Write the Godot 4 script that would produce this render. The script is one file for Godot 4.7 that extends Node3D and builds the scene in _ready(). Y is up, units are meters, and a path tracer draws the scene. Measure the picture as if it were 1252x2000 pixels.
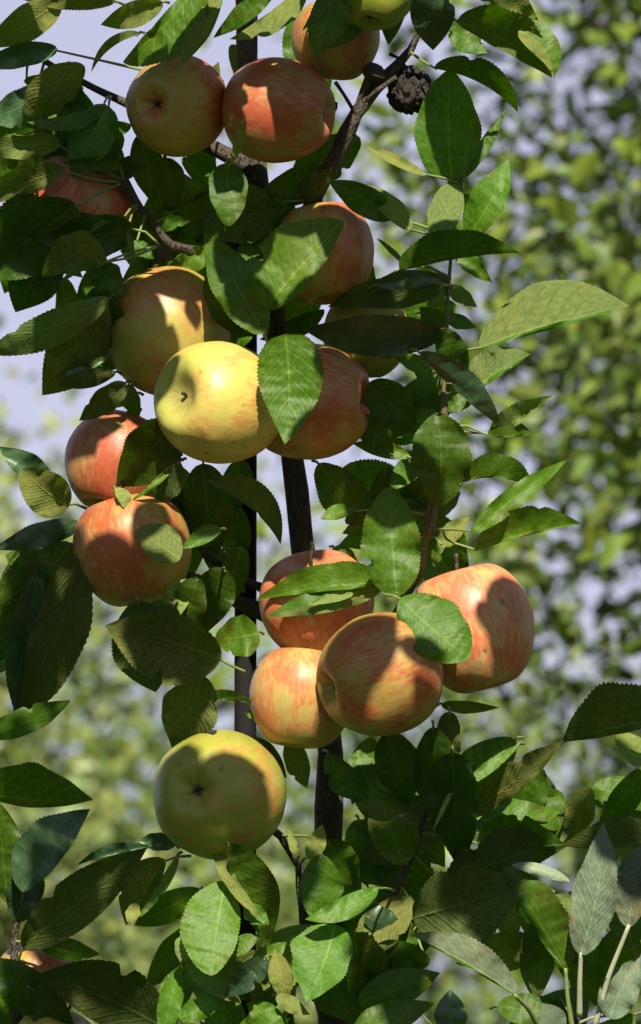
extends Node3D

# The tree stands about 3 m in front of the lens. Its pieces are laid out on a plane through its middle:
# one unit on that plane is 0.33 mm, x to the right, y downwards, and depth towards the lens.
const UNIT := 0.00033
const REACH := 3.0
const TILT := 0.1396
var centre := Vector3.ZERO
var across := Vector3.RIGHT
var upward := Vector3.UP
var outward := Vector3.BACK
var sun_way := Vector3.UP

var rng := RandomNumberGenerator.new()
var lumps := FastNoiseLite.new()
var streaks := FastNoiseLite.new()
var blotches := FastNoiseLite.new()
var M := {}
var tree: Node3D
var leaf_count := 0
var joints := []
var inner := {}

func at(x: float, y: float, z: float) -> Vector3:
	var k := 1.0 - z * UNIT / REACH
	return centre + across * ((x - 626.0) * UNIT * k) + upward * ((1000.0 - y) * UNIT * k) + outward * (z * UNIT)

func way(v: Vector3) -> Vector3:
	return (across * v.x + upward * v.y + outward * v.z).normalized()

func put(called: String, mesh: Mesh, parent: Node, material: Material = null) -> MeshInstance3D:
	var o := MeshInstance3D.new()
	o.name = called
	o.mesh = mesh
	if material:
		o.material_override = material
	parent.add_child(o, true)
	return o

func base(called: String, label: String, category: String, where: Vector3, group := "") -> Node3D:
	var o := Node3D.new()
	o.name = called
	add_child(o, true)
	o.position = where
	o.set_meta("label", label)
	o.set_meta("category", category)
	if group != "":
		o.set_meta("group", group)
	return o

# ------------------------------------------------------------------ shapes
func tube(points: Array, radii: Array, sides := 10, origin := Vector3.ZERO, rough := 0.0, colour := Color.WHITE) -> ArrayMesh:
	var curve := Curve3D.new()
	for p in points:
		curve.add_point(p)
	for i in range(1, points.size() - 1):
		var h: Vector3 = (points[i + 1] - points[i - 1]) * 0.2
		curve.set_point_in(i, -h)
		curve.set_point_out(i, h)
	var total := curve.get_baked_length()
	var steps: int = max(5, int((points.size() - 1) * 6))
	var st := SurfaceTool.new()
	st.begin(Mesh.PRIMITIVE_TRIANGLES)
	var side := Vector3.RIGHT
	for i in steps + 1:
		var f := float(i) / steps
		var p := curve.sample_baked(f * total)
		var q := curve.sample_baked(minf(f * total + total * 0.01, total)) - curve.sample_baked(maxf(f * total - total * 0.01, 0.0))
		q = q.normalized()
		side = (side - q * side.dot(q))
		if side.length() < 0.01:
			side = q.cross(Vector3.FORWARD)
		side = side.normalized()
		var other := q.cross(side)
		var k := f * (radii.size() - 1)
		var a := int(min(k, radii.size() - 2))
		var r: float = lerp(float(radii[a]), float(radii[a + 1]), k - a)
		for j in sides + 1:
			var ang := TAU * j / sides
			var dir := side * cos(ang) + other * sin(ang)
			var rr := r
			if rough > 0.0:
				rr *= 1.0 + rough * lumps.get_noise_3dv((p + dir * r) * 900.0)
			st.set_color(colour)
			st.set_uv(Vector2(float(j) / sides, f * total / (TAU * maxf(r, 0.0005))))
			st.add_vertex(p + dir * rr - origin)
	for i in steps:
		for j in sides:
			var a := i * (sides + 1) + j
			var b := a + sides + 1
			for n in [a, b, a + 1, a + 1, b, b + 1]:
				st.add_index(n)
	# round caps
	var first := (steps + 1) * (sides + 1)
	for e in [[0, points[0]], [steps, points[points.size() - 1]]]:
		st.set_color(colour)
		st.set_uv(Vector2(0.5, 0.5))
		st.add_vertex(e[1] - origin)
		for j in sides:
			var a: int = e[0] * (sides + 1) + j
			for n in ([first, a, a + 1] if e[0] == 0 else [first, a + 1, a]):
				st.add_index(n)
		first += 1
	st.generate_normals()
	return st.commit()

func branch(called: String, points: Array, radii: Array, material: Material, rough := 0.5, sides := 9) -> MeshInstance3D:
	var pts := []
	for p in points:
		pts.append(at(p.x, p.y, p.z))
	for i in points.size() - 1:
		for q in 8:
			joints.append(points[i].lerp(points[i + 1], q / 8.0))
	var rr := []
	for r in radii:
		rr.append(float(r) * UNIT)
	return put(called, tube(pts, rr, sides, tree.position, rough), tree, material)

const GREEN := {"u": Color(0.165, 0.330, 0.020), "n": Color(0.240, 0.310, 0.090), "w": Color(0.25, 0.345, 0.225), "b": Color(0.095, 0.195, 0.095)}

# A leaf from its base to its tip: half widths left and right of the midrib, depth of its middle, and the side it shows:
# u upper, n under, w woolly under, b upper with sky reflection painted bluish; two letters when the halves differ.
func leaf(bx: float, by: float, tx: float, ty: float, wl: float, wr: float, z: float, side := "u", o := {}) -> MeshInstance3D:
	leaf_count += 1
	rng.seed = 7000 + leaf_count * 31
	var b := Vector2(bx, by)
	var t := Vector2(tx, ty)
	var span := (t - b).length()
	var d0 := (t - b) / span
	var perp := Vector2(-d0.y, d0.x)
	var bend: float = o.get("bend", rng.randf_range(-0.05, 0.05) * span)
	var c := (b + t) / 2.0 + perp * bend * 2.0
	var middle := b * 0.25 + c * 0.5 + t * 0.25
	var first := side[0]
	var g: float = o.get("g", rng.randf_range(0.35, 0.75) if first == "u" or first == "b" else rng.randf_range(-0.75, -0.35))
	var gx: float = o.get("gx", rng.randf_range(-0.3, 0.3))
	var dz: float = o.get("dz", 0.0)
	var arch: float = o.get("arch", rng.randf_range(-0.02, 0.09) * span)
	var fold: float = o.get("fold", rng.randf_range(-0.2, 0.55))
	var wave: float = o.get("wave", rng.randf_range(0.05, 0.18)) * minf(wl + wr, span * 0.7)
	var curl: float = o.get("curl", rng.randf_range(-0.30, 0.08)) * span
	var wave_n := rng.randf_range(1.2, 2.8)
	var phase := rng.randf() * TAU
	var shp: float = o.get("shp", rng.randf_range(0.38, 0.5))
	var k := log(0.5) / log(shp)
	var blunt: float = o.get("blunt", 0.95)
	var tone: float = o.get("tone", rng.randf_range(0.8, 1.2))  # traced leaves: sun painted as a higher tone, shade as a lower
	var warm := rng.randf_range(-0.12, 0.16) if first == "u" or first == "n" else 0.0
	var bite := rng.randf_range(0.25, 0.85) if rng.randf() < 0.35 else 9.0
	var bite_deep := rng.randf_range(0.12, 0.4)
	var bite_side := -1.0 if rng.randf() < 0.5 else 1.0
	var crimp := rng.randf_range(0.0, 0.05)
	var worn := rng.randf_range(0.35, 0.6)
	var steps := 54
	var teeth := rng.randf_range(0.012, 0.034)
	var cols := [-1.0, -0.72, -0.36, 0.0, 0.36, 0.72, 1.0]
	var pos := []
	for i in steps + 1:
		var f := float(i) / steps
		var m := b * (1 - f) * (1 - f) + c * 2 * f * (1 - f) + t * f * f
		var d := ((c - b) * (1 - f) + (t - c) * f).normalized()
		var r := Vector2(-d.y, d.x)
		var w := pow(maxf(sin(PI * pow(f, k)), 0.0), lerpf(0.62, blunt, f))
		for u in cols:
			var half := wl if u < 0 else wr
			var e := w * half
			if absf(u) == 1.0 and i > 3 and i < steps:
				e *= 1.0 + (teeth if i % 2 == 0 else -teeth) * (1.0 + 0.9 * lumps.get_noise_2d(i * 31.0, leaf_count * 13.0))
				e *= 1.0 + crimp * sin(f * 17.0 + phase * u)
				if u == bite_side:
					e *= 1.0 - bite_deep * exp(-pow((f - bite) / 0.035, 2.0))
			var p: Vector2 = m + r * (e * u)
			var au := absf(u)
			var zz := z + dz * (f - 0.5) + g * (p.y - middle.y) + gx * (p.x - middle.x) + arch * 4.0 * f * (1 - f)
			zz += fold * absf(e) * pow(au, 1.25) + wave * sin(TAU * wave_n * f + phase + u * 1.3) * au * au * w + curl * f * f * f
			zz += lumps.get_noise_2d(p.x * 1.3 + leaf_count * 77.0, p.y * 1.3) * 5.0
			pos.append([at(p.x, p.y, zz), Vector2(0.5 + 0.5 * u, f)])
	var origin: Vector3 = pos[3][0]
	var mesh := ArrayMesh.new()
	var halves := [[side[0], 0, 6]] if side.length() == 1 else [[side[0], 0, 3], [side[1], 3, 6]]
	for h in halves:
		var st := SurfaceTool.new()
		st.begin(Mesh.PRIMITIVE_TRIANGLES)
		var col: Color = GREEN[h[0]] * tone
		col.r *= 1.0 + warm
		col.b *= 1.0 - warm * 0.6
		col.a = 1.0
		var n: int = h[2] - h[1] + 1
		for i in steps + 1:
			for j in n:
				var v = pos[i * 7 + h[1] + j]
				var spot: float = blotches.get_noise_2d(v[1].x * 40.0 + leaf_count * 91.0, v[1].y * 70.0)
				var edge: float = absf(v[1].x - 0.5) * 2.0
				var brown := smoothstep(worn, worn + 0.15, spot + (edge * 0.22 if h[0] == "u" else 0.0))
				st.set_color(col.lerp(Color(0.20, 0.13, 0.04), brown * 0.75).lerp(Color(col.r * 1.5, col.g * 1.15, col.b), clampf(spot * 0.9, 0.0, 0.5)))
				st.set_uv(v[1])
				st.add_vertex(v[0] - origin)
		for i in steps:
			for j in n - 1:
				var a: int = i * n + j
				for q in [a, a + n, a + 1, a + 1, a + n, a + n + 1]:
					st.add_index(q)
		st.generate_normals()
		st.set_material(M["leaf_" + h[0]])
		st.commit(mesh)
	if leaf_count > 298:
		for i in mesh.get_surface_count():
			if not inner.has(mesh.surface_get_material(i)):
				inner[mesh.surface_get_material(i)] = SurfaceTool.new()
			inner[mesh.surface_get_material(i)].append_from(mesh, i, Transform3D(Basis(), origin - tree.position))
		return null
	var made := put("leaf", mesh, tree)
	made.position = origin - tree.position
	if o.get("stalk", true):
		var back := minf(0.24 * span, 55.0)
		var start: Vector2 = b + d0 * 6.0
		var zb: float = z + g * (by - middle.y) + gx * (bx - middle.x)
		var best := Vector3.ZERO
		var far := 1e9
		for q in joints:
			var s: float = Vector2(q.x - b.x, q.y - b.y).length() + 0.4 * absf(q.z - zb) - 0.35 * (Vector2(q.x, q.y) - b).dot(-d0)
			if s < far:
				far = s
				best = q
		var ends := b - d0 * back * 0.4 + Vector2(0, back * 0.15)
		var ze := zb - 45.0
		if far < 120.0:
			ends = Vector2(best.x, best.y)
			ze = best.z
		ends = o.get("to", ends)
		ze = o.get("toz", ze)
		var mid := (start + ends) / 2.0 + perp * rng.randf_range(-0.1, 0.1) * (ends - start).length() + Vector2(0, -4)
		var th: float = o.get("thick", 2.6)
		var mat = M["woolly_stalk"] if first == "w" else M["stalk"]
		put("petiole", tube([at(start.x, start.y, zb), at(mid.x, mid.y, (zb + ze) / 2.0 + 4), at(ends.x, ends.y, ze)], [th * 0.8 * UNIT, th * UNIT, th * 1.25 * UNIT], 7, origin), made, mat)
	return made

# An apple: middle, depth, half width, height for width, the way its stalk points, skin colours and the way its blush faces.
func apple(label: String, x: float, y: float, z: float, r: float, tall: float, stalk: Vector3, kind: String, blush := Vector3(0.2, 0.7, 0.6), group := "apples on the tree", called := "apple", stalk_share := 1.0) -> Node3D:
	var where := at(x, y, z)
	var o := base(called, label, "apple", where, group)
	var up := way(stalk)
	var e1 := up.cross(outward if absf(up.dot(outward)) < 0.9 else across).normalized()
	var e2 := e1.cross(up).normalized()
	var radius := r * UNIT
	var seedling := x * 1.7 + y * 3.1
	var red_way := way(blush)
	var skins: Dictionary = {
		"yellow": [Color(0.80, 0.64, 0.16), Color(0.74, 0.34, 0.11), 0.32, Color(0.56, 0.56, 0.12)],
		"orange": [Color(0.70, 0.45, 0.15), Color(0.68, 0.20, 0.075), 0.58, Color(0.50, 0.48, 0.12)],
		"red": [Color(0.58, 0.40, 0.12), Color(0.58, 0.12, 0.045), 0.62, Color(0.40, 0.38, 0.07)],
		"green": [Color(0.46, 0.46, 0.075), Color(0.62, 0.26, 0.09), 0.22, Color(0.27, 0.36, 0.04)],
		"blush": [Color(0.56, 0.44, 0.10), Color(0.62, 0.20, 0.08), 0.44, Color(0.38, 0.38, 0.06)],
		"plum": [Color(0.56, 0.33, 0.13), Color(0.54, 0.10, 0.045), 0.74, Color(0.38, 0.32, 0.10)],
		"pink": [Color(0.80, 0.44, 0.20), Color(0.80, 0.18, 0.08), 0.68, Color(0.66, 0.50, 0.18)]}
	var s: Array = skins[kind]
	rng.seed = int(seedling * 10.0)
	var marks := []
	for i in 16:
		marks.append([Vector3(rng.randfn(), rng.randfn(), rng.randfn()).normalized(), rng.randf_range(0.016, 0.05), rng.randf_range(0.3, 0.9)])
	for i in 4:
		marks.append([Vector3(rng.randfn(), rng.randfn(), rng.randfn()).normalized(), rng.randf_range(0.1, 0.25), rng.randf_range(0.08, 0.22)])
	var turns := 192
	var rows := 96
	var st := SurfaceTool.new()
	st.begin(Mesh.PRIMITIVE_TRIANGLES)
	for i in rows + 1:
		var ph := PI * i / rows
		for j in turns + 1:
			var th := TAU * j / turns
			var ring := Vector3(cos(th), 0, sin(th))
			var lobe := 1.0 + 0.030 * cos(5.0 * th + seedling) * smoothstep(0.9, 2.9, ph) * (1.0 - smoothstep(2.95, 3.12, ph)) + 0.012 * cos(2.0 * th + seedling * 0.7)
			var out := pow(sin(ph), 0.92) * (1.0 + 0.055 * cos(ph)) * lobe
			var hi := cos(ph) * tall
			hi -= 0.32 * tall * exp(-pow(ph / 0.34, 2.0))
			hi += 0.27 * tall * exp(-pow((PI - ph) / 0.27, 2.0)) * (1.0 + 0.10 * cos(5.0 * th + seedling))
			var dir := (e1 * ring.x + e2 * ring.z) * out + up * hi
			var bump := lumps.get_noise_3d(dir.x * 38.0 + seedling, dir.y * 38.0, dir.z * 38.0) * 0.025
			var p := dir * radius * (1.0 + bump)
			# colour: ground colour, greener away from the blush, streaked blush on the sunny side
			var nrm := dir.normalized()
			var face := nrm.dot(red_way)
			var line := streaks.get_noise_3d(cos(th) * 230.0 + seedling, ph * 62.0, sin(th) * 230.0)
			var fine := streaks.get_noise_3d(cos(th) * 560.0 + seedling, ph * 150.0, sin(th) * 560.0)
			var patch := blotches.get_noise_3d(dir.x * 46.0, dir.y * 46.0 + seedling, dir.z * 46.0)
			var share: float = s[2]
			var red := clampf(share * 1.3 - 0.50 + face * 0.42 + patch * 1.25 + line * 0.72 + fine * 0.50, 0.0, 1.0)
			var green := clampf(0.42 - face * 0.5 - patch * 0.9, 0.0, 1.0)
			var col: Color = s[0]
			col = col.lerp(s[3], green).lerp(s[1], red * 0.92)
			var rust := smoothstep(0.42, 0.12, ph) * 0.75 * (0.7 + line)
			col = col.lerp(Color(0.26, 0.19, 0.08), clampf(rust, 0.0, 0.8))
			col = col.lerp(Color(0.17, 0.15, 0.05), smoothstep(0.12, 0.04, PI - ph))
			for m in marks:
				var near: float = nrm.distance_to(m[0]) / m[1]
				if near < 1.6:
					col = col.lerp(Color(0.17, 0.12, 0.06), (1.0 - smoothstep(0.55, 1.25, near + patch * 0.8)) * m[2])
			st.set_color(Color(col.r, col.g, col.b, 1.0))
			st.set_uv(Vector2(3.0 * j / turns, 1.5 * i / rows))
			st.add_vertex(p)
	for i in rows:
		for j in turns:
			var a := i * (turns + 1) + j
			var b := a + turns + 1
			for n in [a, a + 1, b, a + 1, b + 1, b]:
				st.add_index(n)
	st.generate_normals()
	put("skin", st.commit(), o, M.skin)
	var pit := up * (radius * tall * 0.60)
	var out2 := (up + e1 * 0.3 + upward * 0.25).normalized()
	put("stem", tube([pit, pit + up * radius * 0.22 * stalk_share, pit + (up * radius * 0.3 + out2 * radius * 0.28) * stalk_share], [radius * 0.030, radius * 0.026, radius * 0.036], 8), o, M.twig)
	var eye := up * (-radius * tall * 0.735)
	var cal := SurfaceTool.new()
	cal.begin(Mesh.PRIMITIVE_TRIANGLES)
	for n in 5:
		var th := TAU * n / 5.0 + seedling
		var dir := e1 * cos(th) + e2 * sin(th)
		var sidew := up.cross(dir)
		var a := eye + dir * radius * 0.035
		for f in [[a - sidew * radius * 0.02, a + sidew * radius * 0.02, eye + dir * radius * 0.062 - up * radius * 0.05],
			[a + sidew * radius * 0.02, a - sidew * radius * 0.02, eye - up * radius * 0.075 - dir * radius * 0.02]]:
			for v in f:
				cal.add_vertex(v)
	cal.generate_normals()
	put("calyx", cal.commit(), o, M.husk)
	return o

# ------------------------------------------------------------------ materials
func noise_tex(size: int, freq: float, seed_: int, ramp: Array, octaves := 4, kind := FastNoiseLite.TYPE_SIMPLEX_SMOOTH) -> NoiseTexture2D:
	var n := FastNoiseLite.new()
	n.seed = seed_
	n.noise_type = kind
	n.frequency = freq
	n.fractal_octaves = octaves
	var t := NoiseTexture2D.new()
	t.width = size
	t.height = size
	t.seamless = true
	t.noise = n
	var gr := Gradient.new()
	gr.set_color(0, ramp[0])
	gr.set_color(1, ramp[1])
	t.color_ramp = gr
	return t

func leaf_images() -> Array:
	# [upper colour, under colour, upper relief, under relief]
	var n := 320
	var net := FastNoiseLite.new()
	net.noise_type = FastNoiseLite.TYPE_CELLULAR
	net.cellular_return_type = FastNoiseLite.RETURN_DISTANCE2_SUB
	net.frequency = 0.075
	var soft := FastNoiseLite.new()
	soft.frequency = 0.018
	soft.fractal_octaves = 4
	var cu := Image.create(n, n, false, Image.FORMAT_RGB8)
	var cn := Image.create(n, n, false, Image.FORMAT_RGB8)
	var hu := Image.create(n, n, false, Image.FORMAT_RGB8)
	var hn := Image.create(n, n, false, Image.FORMAT_RGB8)
	for y in n:
		var t := float(y) / n
		for x in n:
			var u := 2.0 * x / (n - 1) - 1.0
			var a := absf(u)
			var midrib := exp(-pow(a / (0.042 * (1.25 - t)), 2.0))
			var s := (t - 0.20 * pow(a, 0.85) - 0.09 * a * a) * 8.0 + (0.42 if u > 0 else 0.0) + soft.get_noise_2d(x * 0.4, y * 0.4) * 0.22
			var q := absf(s - floorf(s) - 0.5) * 2.0
			var vein := exp(-pow((1.0 - q) / 0.10, 2.0)) * (1.0 - smoothstep(0.78, 1.0, a)) * (1.0 - smoothstep(0.9, 1.0, t))
			var mesh := clampf(1.0 - net.get_noise_2d(x * 1.0, y * 1.6 + 40.0) * 1.3 - 1.0, -1.0, 1.0)
			var cloud := soft.get_noise_2d(x * 1.7 + 300.0, y * 1.7)
			var puff := 1.0 - q
			var up := 0.70 + cloud * 0.13 + mesh * 0.06
			var vu := clampf(midrib * 0.8 + vein * 0.36, 0.0, 1.0)
			cu.set_pixel(x, y, Color(up * 0.93, up, up * 0.9).lerp(Color(1.0, 0.98, 0.95), vu))
			var un := 0.70 + cloud * 0.12 + mesh * 0.16
			var vn := clampf(midrib + vein * 0.85, 0.0, 1.0)
			cn.set_pixel(x, y, Color(un, un, un).lerp(Color(1, 1, 0.96), vn))
			var h := 0.5 - midrib * 0.28 - vein * 0.2 + (1.0 - puff) * 0.0 + sin(puff * PI) * 0.14 + mesh * 0.07 + cloud * 0.1
			hu.set_pixel(x, y, Color(h, h, h))
			var k := 0.35 + midrib * 0.45 + vein * 0.34 - sin(puff * PI) * 0.08 + mesh * 0.16 + cloud * 0.06
			hn.set_pixel(x, y, Color(k, k, k))
	hu.bump_map_to_normal_map(5.0)
	hn.bump_map_to_normal_map(7.0)
	var r := []
	for i in [cu, cn, hu, hn]:
		r.append(ImageTexture.create_from_image(i))
	return r

func make_materials() -> void:
	var im := leaf_images()
	for k in ["u", "n", "w", "b"]:
		var m := StandardMaterial3D.new()
		m.vertex_color_use_as_albedo = true
		m.cull_mode = BaseMaterial3D.CULL_DISABLED
		var under: bool = k == "n" or k == "w"
		m.albedo_texture = im[1] if under else im[0]
		m.normal_enabled = true
		m.normal_texture = im[3] if under else im[2]
		m.normal_scale = {"u": 0.42, "n": 1.3, "w": 0.6, "b": 0.4}[k]
		m.roughness = {"u": 0.52, "n": 0.68, "w": 0.85, "b": 0.46}[k]
		m.metallic_specular = {"u": 0.50, "n": 0.25, "w": 0.15, "b": 0.6}[k]
		m.backlight_enabled = true
		m.backlight = {"u": Color(0.92, 0.98, 0.22), "n": Color(0.66, 0.92, 0.16), "w": Color(0.3, 0.34, 0.2), "b": Color(0.3, 0.34, 0.12)}[k]
		M["leaf_" + k] = m
	var sk := StandardMaterial3D.new()
	sk.vertex_color_use_as_albedo = true
	sk.roughness = 0.43
	sk.metallic_specular = 0.45
	var dots := Image.create(512, 512, false, Image.FORMAT_RGB8)
	dots.fill(Color(0.85, 0.85, 0.85))
	rng.seed = 411
	for i in 1100:
		var x := rng.randi_range(1, 509)
		var y := rng.randi_range(1, 509)
		var c := Color(1, 0.97, 0.86) if rng.randf() < 0.9 else Color(0.45, 0.36, 0.25)
		dots.set_pixel(x, y, c)
		if rng.randf() < 0.8:
			dots.set_pixel(x + 1, y, c)
			dots.set_pixel(x, y + 1, c)
			dots.set_pixel(x + 1, y + 1, c)
	sk.albedo_texture = ImageTexture.create_from_image(dots)
	sk.clearcoat_enabled = true
	sk.clearcoat = 0.06
	sk.clearcoat_roughness = 0.35
	M.skin = sk
	for d in [["bark", Color(0.028, 0.023, 0.020), Color(0.12, 0.10, 0.085), 0.92], ["twig", Color(0.035, 0.028, 0.022), Color(0.09, 0.07, 0.052), 0.8], ["husk", Color(0.03, 0.024, 0.018), Color(0.08, 0.06, 0.04), 0.95], ["mummy", Color(0.010, 0.008, 0.007), Color(0.035, 0.024, 0.018), 0.7]]:
		var b := StandardMaterial3D.new()
		b.albedo_texture = noise_tex(256, 0.03, 5, [d[1].linear_to_srgb(), d[2].linear_to_srgb()], 5)
		b.uv1_triplanar = true
		b.uv1_scale = Vector3(30, 9, 30)
		b.roughness = d[3]
		b.normal_enabled = true
		var nt := noise_tex(256, 0.05, 9, [Color.BLACK, Color.WHITE], 5)
		nt.as_normal_map = true
		nt.bump_strength = 18.0
		b.normal_texture = nt
		b.cull_mode = BaseMaterial3D.CULL_DISABLED
		M[d[0]] = b
	for d in [["stalk", Color(0.17, 0.22, 0.065)], ["woolly_stalk", Color(0.36, 0.39, 0.25)], ["shoot", Color(0.13, 0.105, 0.05)], ["pole", Color(0.016, 0.016, 0.016)]]:
		var s := StandardMaterial3D.new()
		s.albedo_texture = noise_tex(128, 0.04, 31, [(d[1] * 0.75).linear_to_srgb(), (d[1] * 1.15).linear_to_srgb()], 4)
		s.uv1_triplanar = true
		s.uv1_scale = Vector3(40, 40, 40)
		s.roughness = 0.6
		M[d[0]] = s
	M.pole.roughness = 0.75
	M.pole.metallic_specular = 0.2
	var far := StandardMaterial3D.new()
	far.vertex_color_use_as_albedo = true
	far.cull_mode = BaseMaterial3D.CULL_DISABLED
	far.roughness = 0.42
	far.metallic_specular = 0.5
	far.backlight_enabled = true
	far.backlight = Color(0.70, 0.74, 0.22)
	M.far_leaf = far
	var gm := StandardMaterial3D.new()
	gm.albedo_texture = noise_tex(512, 0.02, 77, [Color(0.16, 0.26, 0.06), Color(0.36, 0.42, 0.16)], 5)
	gm.uv1_scale = Vector3(300, 300, 1)
	gm.roughness = 0.95
	M.ground = gm

# a plain folded leaf, one long along y, for the leaves too many or too far to build singly
func plain_leaf(width := 0.28, fold := 0.10, droop := 0.12) -> ArrayMesh:
	var st := SurfaceTool.new()
	st.begin(Mesh.PRIMITIVE_TRIANGLES)
	var n := 7
	for i in n:
		var f := float(i) / (n - 1)
		var w := width * pow(sin(PI * pow(clampf(f, 0.0, 1.0), 0.85)), 0.8) if i > 0 and i < n - 1 else 0.0
		var z := -droop * f * f
		for u in [-1.0, 0.0, 1.0]:
			st.set_uv(Vector2(0.5 + 0.5 * u, f))
			st.set_color(Color.WHITE)
			st.add_vertex(Vector3(u * w, f, z + absf(u) * fold * w / width))
	for i in n - 1:
		for j in 2:
			var a := i * 3 + j
			for q in [a, a + 3, a + 1, a + 1, a + 3, a + 4]:
				st.add_index(q)
	st.generate_normals()
	return st.commit()

func scatter(called: String, spots: Array, tints: Array, mesh: Mesh, material: Material, parent: Node) -> void:
	var mm := MultiMesh.new()
	mm.transform_format = MultiMesh.TRANSFORM_3D
	mm.use_colors = true
	mm.mesh = mesh
	mm.instance_count = spots.size()
	for i in spots.size():
		mm.set_instance_transform(i, spots[i])
		mm.set_instance_color(i, tints[i])
	var o := MultiMeshInstance3D.new()
	o.name = called
	o.multimesh = mm
	o.material_override = material
	o.set_meta("kind", "stuff")
	parent.add_child(o, true)

func leaf_turn(normal: Vector3, spin: float, size: float) -> Basis:
	var n := normal.normalized()
	var x := n.cross(Vector3.UP if absf(n.y) < 0.95 else Vector3.RIGHT).normalized()
	var y := n.cross(x).normalized()
	return Basis(x * cos(spin) + y * sin(spin), y * cos(spin) - x * sin(spin), n) * Basis.from_scale(Vector3.ONE * size)

# A tree of the orchard behind: trunk, limbs and a crown of separate leaves in clumps.
func far_tree(called: String, label: String, where: Vector3, tall: float, wide: float, low: float, count: int, size: float, tint: Color, seed_: int, narrow := 0.27, clumps := 160, spread := 0.30) -> Node3D:
	rng.seed = seed_
	var o := base(called, label, "tree", where, "trees behind the apple tree")
	var lean := Vector3(rng.randf_range(-0.2, 0.2), 0, rng.randf_range(-0.2, 0.2))
	var top := Vector3(0, tall * 0.86, 0) + lean
	put("trunk", tube([Vector3(0, -0.1, 0), Vector3(0, tall * 0.3, 0) + lean * 0.2, Vector3(0, tall * 0.6, 0) + lean * 0.8, top], [wide * 0.055, wide * 0.042, wide * 0.024, 0.006], 12), o, M.bark)
	var hubs := []
	for i in 15:
		var f := rng.randf_range(low / tall * 0.8, 0.82)
		var from := Vector3(0, tall * f, 0) + lean * f
		var ang := i * 2.4 + rng.randf_range(-0.4, 0.4)
		var out: float = wide * (1.05 - absf(f - 0.5) * 0.9) * rng.randf_range(0.75, 1.0)
		var tip := from + Vector3(cos(ang) * out, rng.randf_range(0.1, 0.35) * out + 0.1, sin(ang) * out)
		var mid := (from + tip) / 2.0 + Vector3(0, rng.randf_range(-0.05, 0.12) * out, 0)
		put("limb", tube([from, mid, tip], [wide * 0.018, wide * 0.011, 0.004], 7), o, M.bark)
		for q in 4:
			hubs.append(from.lerp(tip, 0.35 + 0.2 * q) + Vector3(rng.randfn(0, 0.1), rng.randfn(0, 0.1), rng.randfn(0, 0.1)) * wide)
	var half := (tall - low) / 2.0
	while hubs.size() < clumps:
		var v := Vector3(rng.randf_range(-1, 1), rng.randf_range(-1, 1), rng.randf_range(-1, 1))
		if v.length() < 1.0 and v.length() > 0.25:
			hubs.append(Vector3(v.x * wide, low + half + v.y * half, v.z * wide) + lean * 0.6)
	var spots := []
	var tints := []
	for i in count:
		var h: Vector3 = hubs[i % hubs.size()]
		var s := spread * wide * (0.6 + 0.5 * fmod(h.x * 7.3 + 50.0, 1.0))
		var p := h + Vector3(rng.randfn(0, s), rng.randfn(0, s * 0.7), rng.randfn(0, s))
		if p.y < low * 0.7:
			p.y = low * 0.7 + rng.randf() * 0.3
		var n := Vector3(rng.randfn(0, 0.7), rng.randf_range(0.1, 1.0), rng.randfn(0, 0.7) + 0.25)
		spots.append(Transform3D(leaf_turn(n, rng.randf() * TAU, size * rng.randf_range(0.65, 1.2)), p))
		var k := rng.randf_range(0.65, 1.35)
		var y := rng.randf()
		tints.append(Color(tint.r * k * (1.0 + 0.5 * y), tint.g * k * (1.0 + 0.12 * y), tint.b * k * (1.0 - 0.2 * y), 1.0))
	scatter("crown", spots, tints, plain_leaf(narrow), M.far_leaf, o)
	return o

var extra := []
var extra_tint := []
# out-of-view leaf, placed up the sun's way from a spot to shade it
func over(x: float, y: float, z: float, size: float, up: float, turn := 0.0) -> void:
	rng.seed = int(x * 13.0 + y * 7.0 + up)
	var p := at(x, y, z) + sun_way * up * UNIT
	var n := (sun_way + Vector3(rng.randfn(0, 0.06), rng.randfn(0, 0.06), rng.randfn(0, 0.06))).normalized()
	var b := leaf_turn(n, -turn, size * UNIT)
	extra.append(Transform3D(b, p - b.y * 0.5 - tree.position))
	var k := rng.randf_range(0.8, 1.2)
	extra_tint.append(Color(0.065 * k, 0.145 * k, 0.02 * k, 1.0))

func fill(x0: float, y0: float, x1: float, y1: float, n: int, z0: float, z1: float, seed_: int, lit := 0.3) -> void:  # lit is the share of leaves showing their undersides
	var r := RandomNumberGenerator.new()
	r.seed = seed_
	for i in n:
		var x := r.randf_range(x0, x1)
		var y := r.randf_range(y0, y1)
		var ang := r.randf_range(0.15, TAU + 0.15)
		var len_ := r.randf_range(120, 205)
		var d := Vector2(cos(ang), sin(ang)) * len_ * 0.5
		if d.y < 0.0 and r.randf() < 0.5:
			d.y = -d.y
		var w := r.randf_range(0.17, 0.31) * len_
		leaf(x - d.x, y - d.y, x + d.x, y + d.y, w, w * r.randf_range(0.5, 1.1), r.randf_range(z0, z1), "u" if r.randf() > lit else "n", {"g": r.randf_range(-0.6, 0.6)})

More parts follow.
